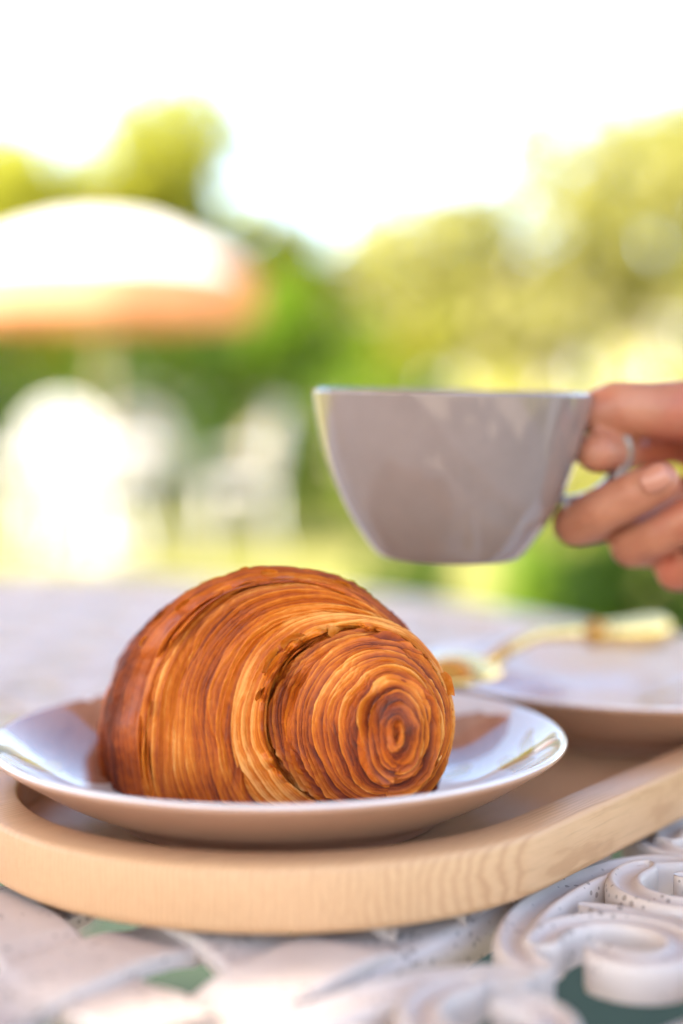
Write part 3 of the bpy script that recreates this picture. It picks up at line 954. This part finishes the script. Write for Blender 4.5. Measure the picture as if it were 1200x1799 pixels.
def pastry(name, keys, nt, nth, layers, amp, twist, seed, mt, lip=0.0, bake=0.0, lipn=0.0, flat=0.0, sq=0.95, rnd=1.0, ck=1.5, tvar=0.075, tip=0.0, bnum=None, bamp=0.75):
    """loft of rolled dough: keys = (t, cx, cy, rx, ry, y) rings in photo pixels at distance y"""
    K = np.array(keys, float)
    t = np.linspace(0, 1, nt)
    # smooth interpolation
    C = []
    for c in range(1, 6):
        xs, ys = K[:, 0], K[:, c]
        m_ = np.gradient(ys, xs)
        i = np.clip(np.searchsorted(xs, t, 'right') - 1, 0, len(xs) - 2)
        h = xs[i + 1] - xs[i]; q = (t - xs[i]) / h
        C.append((2 * q ** 3 - 3 * q ** 2 + 1) * ys[i] + (q ** 3 - 2 * q ** 2 + q) * h * m_[i] + (-2 * q ** 3 + 3 * q ** 2) * ys[i + 1] + (q ** 3 - q ** 2) * h * m_[i + 1])
    cx, cy, rx, ry, yy = [c[:, None] for c in C]
    yy = np.where(yy < 0.46, 0.412 + (yy - 0.415) * 0.62, 0.4399 + (yy - 0.46) * 1.1)
    th = np.linspace(-PI / 2, 1.5 * PI, nth, endpoint=False)[None, :]
    T = t[:, None] + 0 * th
    TH = th + 0 * T
    s0 = seed * 7.3
    ang = (TH + PI / 2) / (2 * PI)
    # irregular outline
    wob = 1 + (0.055 if tip else 0.022) * (vnoise(T * 3 + s0, ang * 7, 7) - 0.5) * 2 + 0.010 * (vnoise(T * 9 + s0, ang * 23, 23) - 0.5) * 2
    px = cx + rx * np.sign(np.cos(TH)) * np.abs(np.cos(TH)) ** sq * wob
    py = cy - ry * np.sign(np.sin(TH)) * np.abs(np.sin(TH)) ** sq * wob
    Y = yy + lipn * (vnoise(s0 + 0 * T, ang * 16, 16) - 0.5 + 0.5 * (vnoise(s0 + 5 + 0 * T, ang * 61, 61) - 0.5)) * np.exp(-((T - lip) / 0.10) ** 2)
    ct, st = math.cos(TILT), math.sin(TILT)
    ux = (px - 600) / FPX; uz = (900 - py) / FPX
    dy = ct + uz * st; dz = -st + uz * ct
    sc = Y / dy
    P = np.stack([ux * sc, Y, ZC + dz * sc], -1)
    # normals from the grid
    du = np.gradient(P, axis=0)
    dv = np.roll(P, -1, 1) - np.roll(P, 1, 1)
    n = np.cross(du, dv)
    n /= np.linalg.norm(n, axis=-1, keepdims=True) + 1e-12
    cen = P.mean(axis=1, keepdims=True) + np.array([0, 0.03, 0])
    sg = np.sign((n * (P - cen)).sum(-1).mean())
    n *= sg
    # lamination: two families of overlapping sheets, unevenly spaced, merging and parting
    Tw = T + tvar * (vnoise(T * 7 + s0, 0 * ang + 3.3) - 0.5) + 0.03 * (vnoise(T * 17 + s0, 0 * ang + 8.3) - 0.5)

    def family(num, tw, sd, wav):
        sm_ = np.clip(rx / 150, 0.18, 1)
        u = Tw * num + tw * ang + sm_ * wav * (vnoise(T * 4 + s0 + sd, ang * 4, 4) - 0.5) + 0.9 * sm_ * (vnoise(T * num * 0.4 + s0 + sd, ang * 13, 13) - 0.5) + np.clip(rx / 220, 0, 1) * (0.14 * (vnoise(T * num * 0.8 + s0, ang * 47, 47) - 0.5) + 0.04 * (vnoise(T * num + s0, ang * 150, 150) - 0.5))
        # a whole number of turns keeps the seam closed
        f0 = np.floor(u)
        fi = f0.astype(int)
        h1 = _tab[np.mod(fi * 13 + seed * 5 + int(sd), 256), np.mod(fi * 7 + 31, 256)]
        h2 = _tab[np.mod(fi * 29 + seed * 3, 256), np.mod(fi * 17 + 5 + int(sd), 256)]
        return u, u - f0, h1, h2

    u, fr, hsh, hsh2 = family(layers, twist, 0, 2.0)
    ub, frb, hb, hb2 = family(bnum or layers * 1.7, -1, 40, 3.0)
    saw = np.where(fr < 0.82, (fr / 0.82) ** 1.6, 1 - (fr - 0.82) / 0.18)
    sawb = np.where(frb < 0.8, (frb / 0.8) ** 1.5, 1 - (frb - 0.8) / 0.2)
    fine = u * 4.3 + 0.9 * vnoise(u, ang * 30, 30)
    ff = fine - np.floor(fine)
    saw2 = np.where(ff < 0.7, ff / 0.7, 1 - (ff - 0.7) / 0.3)
    patch = vnoise(T * layers * 0.3 + s0 + 9, ang * 9, 9)
    patch2 = vnoise(T * layers * 0.25 + s0 + 19, ang * 7, 7)
    env = np.clip((T - lip * 0.6) / 0.04, 0, 1) if lip > 0 else 1.0
    flt = flat * np.exp(-((T - 0.135) / 0.055) ** 2)
    A = amp * np.clip(T / 0.1, 0, 1) ** (1 if tip else 0) * (0.12 + 1.6 * hsh) * (0.35 + 1.1 * patch) * env * (1 - flt)
    B = amp * bamp * (0.2 + 1.2 * hb) * (0.2 + 1.3 * patch2) * env * (1 - flt)
    ha, hbb = A * saw, B * sawb
    disp = (np.maximum(ha, hbb) + 0.35 * np.minimum(ha, hbb)) if bnum is None else ha + hbb + 0.15 * amp * saw2 * (0.4 + patch) * (1 - flt)
    crev = (hsh2 > 0.68) * np.exp(-((fr - 0.96) / 0.055) ** 2) * np.clip(patch2 * 2 - 0.5, 0, 1) * env * (1 - flt)
    disp -= ck * amp * crev * (0.45 + 0.55 * np.clip(np.sin(TH - 0.1) * 1.5, 0, 1))
    disp += amp * 0.16 * (vnoise(T * 70 + s0, ang * 170, 170) - 0.5) * np.clip(rx / 200 - 0.25, 0, 1)
    if flat > 0.5:
        fold = np.clip((T - 0.185) / 0.04, 0, 1)
        disp = disp * (1 + 0.5 * fold) + 0.0010 * fold * (vnoise(T * 34 + s0, ang * 31, 31) - 0.5) + 0.0008 * (vnoise(T * 14 + s0, ang * 61, 61) - 0.5)
    calm = np.clip(vnoise(T * 3.2 + s0 + 50, ang * 5, 5) * 2.2 - 0.2, 0.25 if tip else 0.5, 1)
    if lip == 0: disp = disp * (0.35 + 0.65 * calm)
    P = P + n * disp[..., None]
    # settle on the plate
    zmin = PZ + 0.0002
    d = P[..., 2] - zmin
    P[..., 2] = zmin + np.where(d > 0.002, d, 0.002 * np.exp(np.clip((d - 0.002) / 0.002, -30, 0)))
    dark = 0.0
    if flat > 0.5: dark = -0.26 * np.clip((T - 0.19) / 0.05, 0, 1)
    layer = 0.50 + rnd * 0.42 * (hsh2 - 0.5) * (1 - flt) + (rnd * 0.22 if bnum is None else 0.40) * (hb2 - 0.5) * (1 - flt) + (0.0 if bnum is None else 0.24) * (sawb - 0.4) * (1 - flt) + (0.34 if bnum is None else 0.26) * (saw - 0.4) * (1 - flt) + 0.16 * (saw2 - 0.5) * (1 - flt) + bake - 0.06 * flt + dark - tip * np.exp(-(T / 0.16) ** 2)  # bake tone per layer plus painted shading: recesses darker, sheet edges lighter
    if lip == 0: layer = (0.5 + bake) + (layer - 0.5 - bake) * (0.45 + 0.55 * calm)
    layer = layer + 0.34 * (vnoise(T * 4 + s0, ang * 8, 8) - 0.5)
    loc = np.array(croissant.location)
    me = grid_mesh(name, P - loc, True)
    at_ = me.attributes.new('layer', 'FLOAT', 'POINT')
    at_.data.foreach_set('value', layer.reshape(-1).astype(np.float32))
    return link(name, me, mt, croissant), P, n


# the spiralled end towards the camera
_, SE, SEn = pastry('spiral_end', [(0.0, 696, 1290, 2, 3, 0.3790), (0.05, 698, 1287, 10, 23, 0.3775), (0.11, 698, 1287, 21, 44, 0.3820), (0.2, 695, 1287, 38, 66, 0.3885), (0.4, 682, 1284, 76, 102, 0.3990), (0.6, 661, 1279, 112, 129, 0.4095),
                      (0.8, 640, 1273, 140, 150, 0.4225), (0.93, 628, 1271, 151, 156, 0.4330), (1.0, 622, 1270, 148, 152, 0.4460)],
       800, 640, 10, 0.0024, 1.0, 1, M['crust'], bake=-0.03, sq=1.0, rnd=0.5, ck=1.4, tvar=0.12, tip=0.12, bnum=40, bamp=0.36)
# the middle roll around it
_, MR, MRn = pastry('middle_roll', [(0.0, 612, 1280, 128, 134, 0.4420), (0.12, 604, 1280, 148, 156, 0.4370), (0.3, 575, 1284, 184, 204, 0.4330), (0.5, 547, 1290, 212, 240, 0.4350), (0.7, 523, 1296, 236, 265, 0.4400), (0.88, 505, 1300, 250, 283, 0.4480), (1.0, 497, 1302, 252, 288, 0.4600)],
       760, 800, 9, 0.0015, 1.0, 2, M['crust'], bake=0.03, rnd=0.5, bnum=38, bamp=0.55)
# outer sheet with its free edge, running back to the hidden far end
_, OW, OWn = pastry('outer_wrap', [(0.0, 504, 1302, 236, 272, 0.4580), (0.05, 502, 1302, 248, 284, 0.4475), (0.085, 497, 1302, 253, 285, 0.4430), (0.14, 490, 1304, 268, 290, 0.4465), (0.25, 484, 1307, 279, 290, 0.4560), (0.4, 476, 1310, 285, 290, 0.4700), (0.6, 460, 1312, 266, 270, 0.4940), (0.8, 430, 1320, 190, 195, 0.5180), (0.95, 405, 1330, 60, 70, 0.5330), (1.0, 400, 1330, 3, 3, 0.5360)],
       460, 800, 34, 0.0013, 1.0, 3, M['crust_outer'], lip=0.085, bake=-0.02, lipn=0.007, flat=0.9)
# thin sheets standing just inside that free edge
pastry('edge_sheet', [(0.0, 505, 1302, 236, 270, 0.4560), (0.3, 503, 1302, 246, 281, 0.4455), (0.45, 501, 1302, 250, 284, 0.4425), (0.6, 499, 1302, 253, 287, 0.4440), (1.0, 497, 1303, 254, 288, 0.4540)],
       60, 700, 3, 0.0005, 0.0, 5, M['crust'], lip=0.45, bake=0.06, lipn=0.010)
pastry('edge_sheet', [(0.0, 507, 1301, 230, 264, 0.4550), (0.3, 506, 1301, 240, 275, 0.4445), (0.45, 505, 1301, 243, 278, 0.4415), (0.6, 503, 1302, 246, 281, 0.4430), (1.0, 500, 1302, 248, 283, 0.4540)],
       60, 700, 3, 0.0005, 0.0, 6, M['crust'], lip=0.45, bake=0.14, lipn=0.008)
# free edge around the spiral end, standing away from it at the upper right
_, IW, IWn = pastry('inner_wrap', [(0.0, 622, 1268, 150, 150, 0.4420), (0.15, 624, 1265, 157, 158, 0.4280), (0.25, 622, 1264, 162, 163, 0.4205), (0.4, 615, 1266, 171, 171, 0.4240), (0.7, 603, 1271, 189, 190, 0.4300), (0.9, 597, 1275, 192, 194, 0.4350), (1.0, 590, 1277, 184, 188, 0.4430)],
       170, 640, 7, 0.0009, 0.0, 4, M['crust'], lip=0.25, bake=0.24, lipn=0.016, flat=0.4, rnd=0.5)
pastry('edge_sheet', [(0.0, 622, 1270, 140, 144, 0.4430), (0.3, 624, 1268, 149, 153, 0.4320), (0.45, 624, 1267, 153, 157, 0.4275), (0.6, 623, 1267, 156, 160, 0.4300), (1.0, 620, 1268, 154, 158, 0.4420)],
       60, 640, 3, 0.0005, 0.0, 7, M['crust'], lip=0.45, bake=0.10, lipn=0.011)

# loose flakes lifting from the crust
random.seed(5)
fm = []
for q in range(4):
    P = np.zeros((6, 4, 3))
    for i in range(6):
        for j in range(4):
            a, b = i / 5 - 0.5, j / 3 - 0.5
            P[i, j] = (a * 0.010 + random.uniform(-0.0007, 0.0007), b * 0.0042 * (1 - 0.8 * abs(a)) + random.uniform(-0.0004, 0.0004), 0.0012 * math.cos(a * 3) + 0.0012 * b * abs(b) * 4)
    me = grid_mesh('flake', P)
    at_ = me.attributes.new('layer', 'FLOAT', 'POINT')
    at_.data.foreach_set('value', [0.82] * 24)
    fm.append(me)
loc = Vector(croissant.location)


def flake(S_, Sn_, t, deg, tilt, s):
    i = int(t * (S_.shape[0] - 1)); j = int(((deg + 90) % 360) / 360 * S_.shape[1])
    p = Vector(S_[i, j]); nn = Vector(Sn_[i, j])
    tg = Vector(S_[i, (j + 6) % S_.shape[1]]) - p
    tg.normalize()
    bt = nn.cross(tg).normalized()
    rot = Matrix((tg, bt, nn)).transposed().to_4x4() @ Matrix.Rotation(tilt, 4, 'X')
    o = link('flake', random.choice(fm), M['crust'], croissant)
    o.matrix_local = Matrix.Translation(p + nn * 0.0002 - loc) @ rot @ Matrix.Scale(s, 4)


for q in range(22):
    flake(OW, OWn, random.uniform(0.2, 0.37), random.uniform(55, 150), random.uniform(0.3, 0.7), random.uniform(0.18, 0.42))
for q in range(6):
    flake(OW, OWn, random.uniform(0.18, 0.32), random.uniform(40, 150), random.uniform(0.0, 0.3), random.uniform(0.35, 0.7))
for t_, dg_, tl_, s_ in [(0.62, 205, 0.3, 0.55), (0.7, 214, 0.3, 0.6), (0.45, 222, 0.3, 0.5), (0.8, 170, 0.3, 0.5)]:
    flake(MR, MRn, t_, dg_, tl_, s_)
for t_, dg_, tl_, s_ in [(0.32, 128, 0.4, 0.8), (0.35, 145, 0.3, 0.9), (0.3, 165, 0.4, 0.7), (0.33, 100, 0.4, 0.8), (0.33, 20, 0.6, 0.8)]:
    flake(IW, IWn, t_, dg_, tl_, s_)

# ------------------------------------------------------------------ spoon on the second plate
sa = Vector((0.040, 0.540, 0)); sb = Vector((0.148, 0.655, 0))
sd = (sb - sa).normalized()
spoon = empty('teaspoon', (sa.x, sa.y, TFZ + 0.0240), math.atan2(sd.y, sd.x))
tag(spoon, 'gold teaspoon lying face down across the second plate', 'spoon')
Lsp = (sb - sa).length
P = np.zeros((15, 13, 3))
for i in range(15):
    s_ = i / 14
    wd = 0.0155 * math.sqrt(max(0.0, 1 - ((s_ - 0.45) / 0.55) ** 2 if s_ > 0.45 else 1 - ((0.45 - s_) / 0.46) ** 2)) + 0.0006
    for j in range(13):
        b = j / 12 * 2 - 1
        P[i, j] = (-0.018 + 0.046 * s_, wd * b, 0.008 * (1 - b * b) * math.sin(PI * min(1, s_ * 0.93 + 0.04)) + 0.0025)
bw = link('bowl', grid_mesh('bowl', P), M['gold'], spoon)
so = bw.modifiers.new('solid', 'SOLIDIFY'); so.thickness = 0.0014
V, F = tube_data([(0.026, 0, 0.0045), (0.040, 0, 0.0095), (0.058, 0, 0.0130), (0.080, 0, 0.0115), (0.105, 0, 0.0085)], [0.0032, 0.0028, 0.0028, 0.0032, 0.0038], 12)
pydata('shaft', V, F, M['gold'], spoon)
V, F = tube_data([(0.101, 0, 0.0090), (0.1025, 0, 0.0088), (0.1055, 0, 0.0084), (0.107, 0, 0.0082)], [0.0040, 0.0062, 0.0062, 0.0040], 16)
pydata('collar', V, F, M['gold'], spoon)
V, F = tube_data([(0.106, 0, 0.0083), (0.112, 0, 0.0078), (0.125, 0, 0.0066), (0.14, 0, 0.0054), (0.152, 0, 0.0048), (0.158, 0, 0.0045), (0.160, 0, 0.0044)], [0.0044, 0.0056, 0.0062, 0.0072, 0.0078, 0.0060, 0.001], 16)
pydata('handle', V, F, M['gold'], spoon)

# ------------------------------------------------------------------ cup
CY = 0.492
cb = at(788, 978, CY)
cup = empty('coffee_cup', cb)
cup.rotation_euler = (R(1.9), R(1.0), 0)
tag(cup, 'glossy taupe ceramic cup held in the air above the croissant', 'cup')
S = CY / FPX * 1.0015
CHT = 0.0570
prof = [(0.0, 0.0006), (0.019, 0.0006), (0.0215, 0.0), (0.0238, 0.0003), (0.0262, 0.0022), (0.0300, 0.0072), (0.0350, 0.0150), (0.0398, 0.0248), (0.0438, 0.0360), (0.0464, 0.0470), (0.0478, 0.0550), (0.0479, 0.0565), (0.0473, 0.0572), (0.0464, 0.0566),
        (0.0456, 0.0540), (0.0436, 0.0440), (0.0412, 0.0340), (0.0372, 0.0240), (0.0320, 0.0150), (0.0265, 0.0082), (0.022, 0.0052), (0.0, 0.0045)]
lathe('body', smooth_prof(prof, 5), M['cup'], cup, 128)
lathe('coffee', [(0.0, 0.041), (0.02, 0.041), (0.0422, 0.041)], M['coffee'], cup, 64)
hp = smooth_prof([(0.0455, 0.0465), (0.0510, 0.0480), (0.0565, 0.0455), (0.0592, 0.0390), (0.0578, 0.0310), (0.0530, 0.0245), (0.0465, 0.0205), (0.0385, 0.0190)], 6)
P = np.zeros((len(hp), 12, 3))
for i in range(len(hp)):
    tn = np.array(hp[min(i + 1, len(hp) - 1)]) - np.array(hp[max(i - 1, 0)])
    tn /= np.linalg.norm(tn)
    nr_ = np.array([-tn[1], tn[0]])
    for j in range(12):
        a = 2 * PI * j / 12
        P[i, j] = (hp[i][0] + nr_[0] * 0.0030 * math.cos(a), 0.0050 * math.sin(a), hp[i][1] + nr_[1] * 0.0030 * math.cos(a))
hd = link('handle', grid_mesh('handle', P, True), M['cup'], cup)
hd.rotation_euler = (0, 0, R(-4))

# ------------------------------------------------------------------ hand and forearm
person = empty('person', at(1500, 1000, 0.53))
tag(person, 'right hand reaching in from the right, holding the taupe cup by its handle', 'person')


def capsule_chain(pts):
    """pts: (px, py, y, radius m). overlapping tapered balls joined into one watertight blob later"""
    out = []
    for (a, b) in zip(pts[:-1], pts[1:]):
        pa, pb = at(*a[:3]), at(*b[:3])
        L = (pb - pa).length
        n = max(2, int(L / 0.0022))
        ax = (pb - pa).normalized()
        out.append((pa, a[3], pb, b[3]))
    return out


chains = [
    # thumb lying along the top of the handle
    [(1052, 722, 0.484, 0.0078), (1085, 716, 0.484, 0.0092), (1135, 722, 0.487, 0.0100), (1200, 722, 0.492, 0.0108), (1270, 738, 0.500, 0.0128), (1370, 800, 0.520, 0.0165), (1480, 880, 0.53, 0.020)],
    # index hooked through the handle
    [(1048, 795, 0.4790, 0.0072), (1072, 795, 0.4870, 0.0076), (1105, 788, 0.506, 0.0080), (1185, 775, 0.526, 0.0085), (1290, 800, 0.530, 0.0110), (1400, 850, 0.535, 0.015)],
    # middle
    [(1160, 846, 0.4685, 0.0066), (1120, 866, 0.4720, 0.0076), (1060, 895, 0.4790, 0.0081), (1012, 920, 0.4890, 0.0084), (1080, 905, 0.505, 0.0090), (1290, 870, 0.527, 0.0115), (1420, 890, 0.535, 0.017)],
    # ring
    [(1262, 882, 0.4700, 0.0065), (1220, 905, 0.4720, 0.0074), (1160, 938, 0.4790, 0.0079), (1112, 958, 0.4890, 0.0082), (1180, 950, 0.505, 0.0088), (1300, 930, 0.525, 0.0110), (1430, 925, 0.533, 0.017)],
    # little finger
    [(1318, 945, 0.4740, 0.0058), (1280, 962, 0.4755, 0.0064), (1230, 988, 0.4810, 0.0069), (1188, 1004, 0.4890, 0.0072), (1240, 1000, 0.503, 0.0078), (1330, 975, 0.520, 0.0098), (1440, 960, 0.53, 0.015)],
    # palm heel, wrist, forearm
    [(1400, 850, 0.528, 0.018), (1450, 930, 0.528, 0.020), (1560, 950, 0.525, 0.024), (1700, 990, 0.52, 0.025), (2100, 1120, 0.50, 0.033), (2500, 1250, 0.48, 0.038)],
    [(1340, 900, 0.530, 0.015), (1480, 900, 0.532, 0.021), (1560, 950, 0.525, 0.024)],
]
bm = bmesh.new()
for chn in chains:
    for pa, ra, pb, rb in capsule_chain(chn):
        ax = (pb - pa).normalized()
        q = ax.to_track_quat('Z', 'Y').to_matrix().to_4x4()
        L = (pb - pa).length
        n = 14
        rings = []
        for (z0, r0, sgn) in ((0.0, ra, -1), (L, rb, 1)):
            phis = [-1.35, -0.9, -0.45, 0.0] if sgn < 0 else [0.0, 0.45, 0.9, 1.35]
            for ph in phis:
                zz = z0 + r0 * math.sin(ph)
                rr = r0 * math.cos(ph)
                rings.append([bm.verts.new((Matrix.Translation(pa) @ q) @ Vector((rr * math.cos(2 * PI * k_ / n), rr * math.sin(2 * PI * k_ / n), zz))) for k_ in range(n)])
        for a, b in zip(rings[:-1], rings[1:]):
            for k_ in range(n):
                bm.faces.new((a[k_], a[(k_ + 1) % n], b[(k_ + 1) % n], b[k_]))
        bm.faces.new(rings[0][::-1]); bm.faces.new(rings[-1])
me = bpy.data.meshes.new('hand_raw')
bm.to_mesh(me); bm.free()
tmp = bpy.data.objects.new('hand_raw', me)
COL.objects.link(tmp)
rm = tmp.modifiers.new('remesh', 'REMESH')
rm.mode = 'VOXEL'; rm.voxel_size = 0.0012
sm = tmp.modifiers.new('smooth', 'SMOOTH'); sm.factor = 0.5; sm.iterations = 6
dg = bpy.context.evaluated_depsgraph_get()
me2 = bpy.data.meshes.new_from_object(tmp.evaluated_get(dg))
bpy.data.objects.remove(tmp)
me2.name = 'hand'
me2.transform(Matrix.Translation(-Vector(person.location)))
link('hand', me2, M['skin'], person)
# nails
def nail(px, py, y, w_, l_, dirv, nrm):
    P = np.zeros((7, 7, 3))
    d = Vector(dirv).normalized(); nn = Vector(nrm).normalized(); s_ = d.cross(nn).normalized(); nn = s_.cross(d)
    c = at(px, py, y)
    for i in range(7):
        for j in range(7):
            a, b = i / 6 * 2 - 1, j / 6 * 2 - 1
            f = math.sqrt(max(0, 1 - 0.75 * a * a)) if a < 0 else 1 - 0.25 * a * a
            p = c + d * (a * l_ / 2) + s_ * (b * w_ / 2 * f) - nn * (0.0022 * b * b * f * f + 0.0008 * a * a)
            P[i, j] = p - Vector(person.location)
    o = link('fingernail', grid_mesh('fingernail', P), M['nail'], person)
    o.modifiers.new('solid', 'SOLIDIFY').thickness = 0.0005
    return o


nail(1150, 842, 0.4615, 0.0095, 0.0105, (0.8, -0.25, 0.45), (0.1, -1, 0.25))
nail(1252, 880, 0.4632, 0.0092, 0.0100, (0.8, -0.2, 0.45), (0.1, -1, 0.25))
# linen sleeve
sl = [at(1950, 1070, 0.507), at(2100, 1120, 0.50), at(2350, 1200, 0.487), at(2600, 1282, 0.475), at(3000, 1400, 0.455)]
V, F = tube_data([p - Vector(person.location) for p in sl], [0.047, 0.049, 0.053, 0.058, 0.062], 32, False)
s_o = pydata('sleeve', V, F, M['sleeve'], person)
s_o.modifiers.new('solid', 'SOLIDIFY').thickness = 0.002
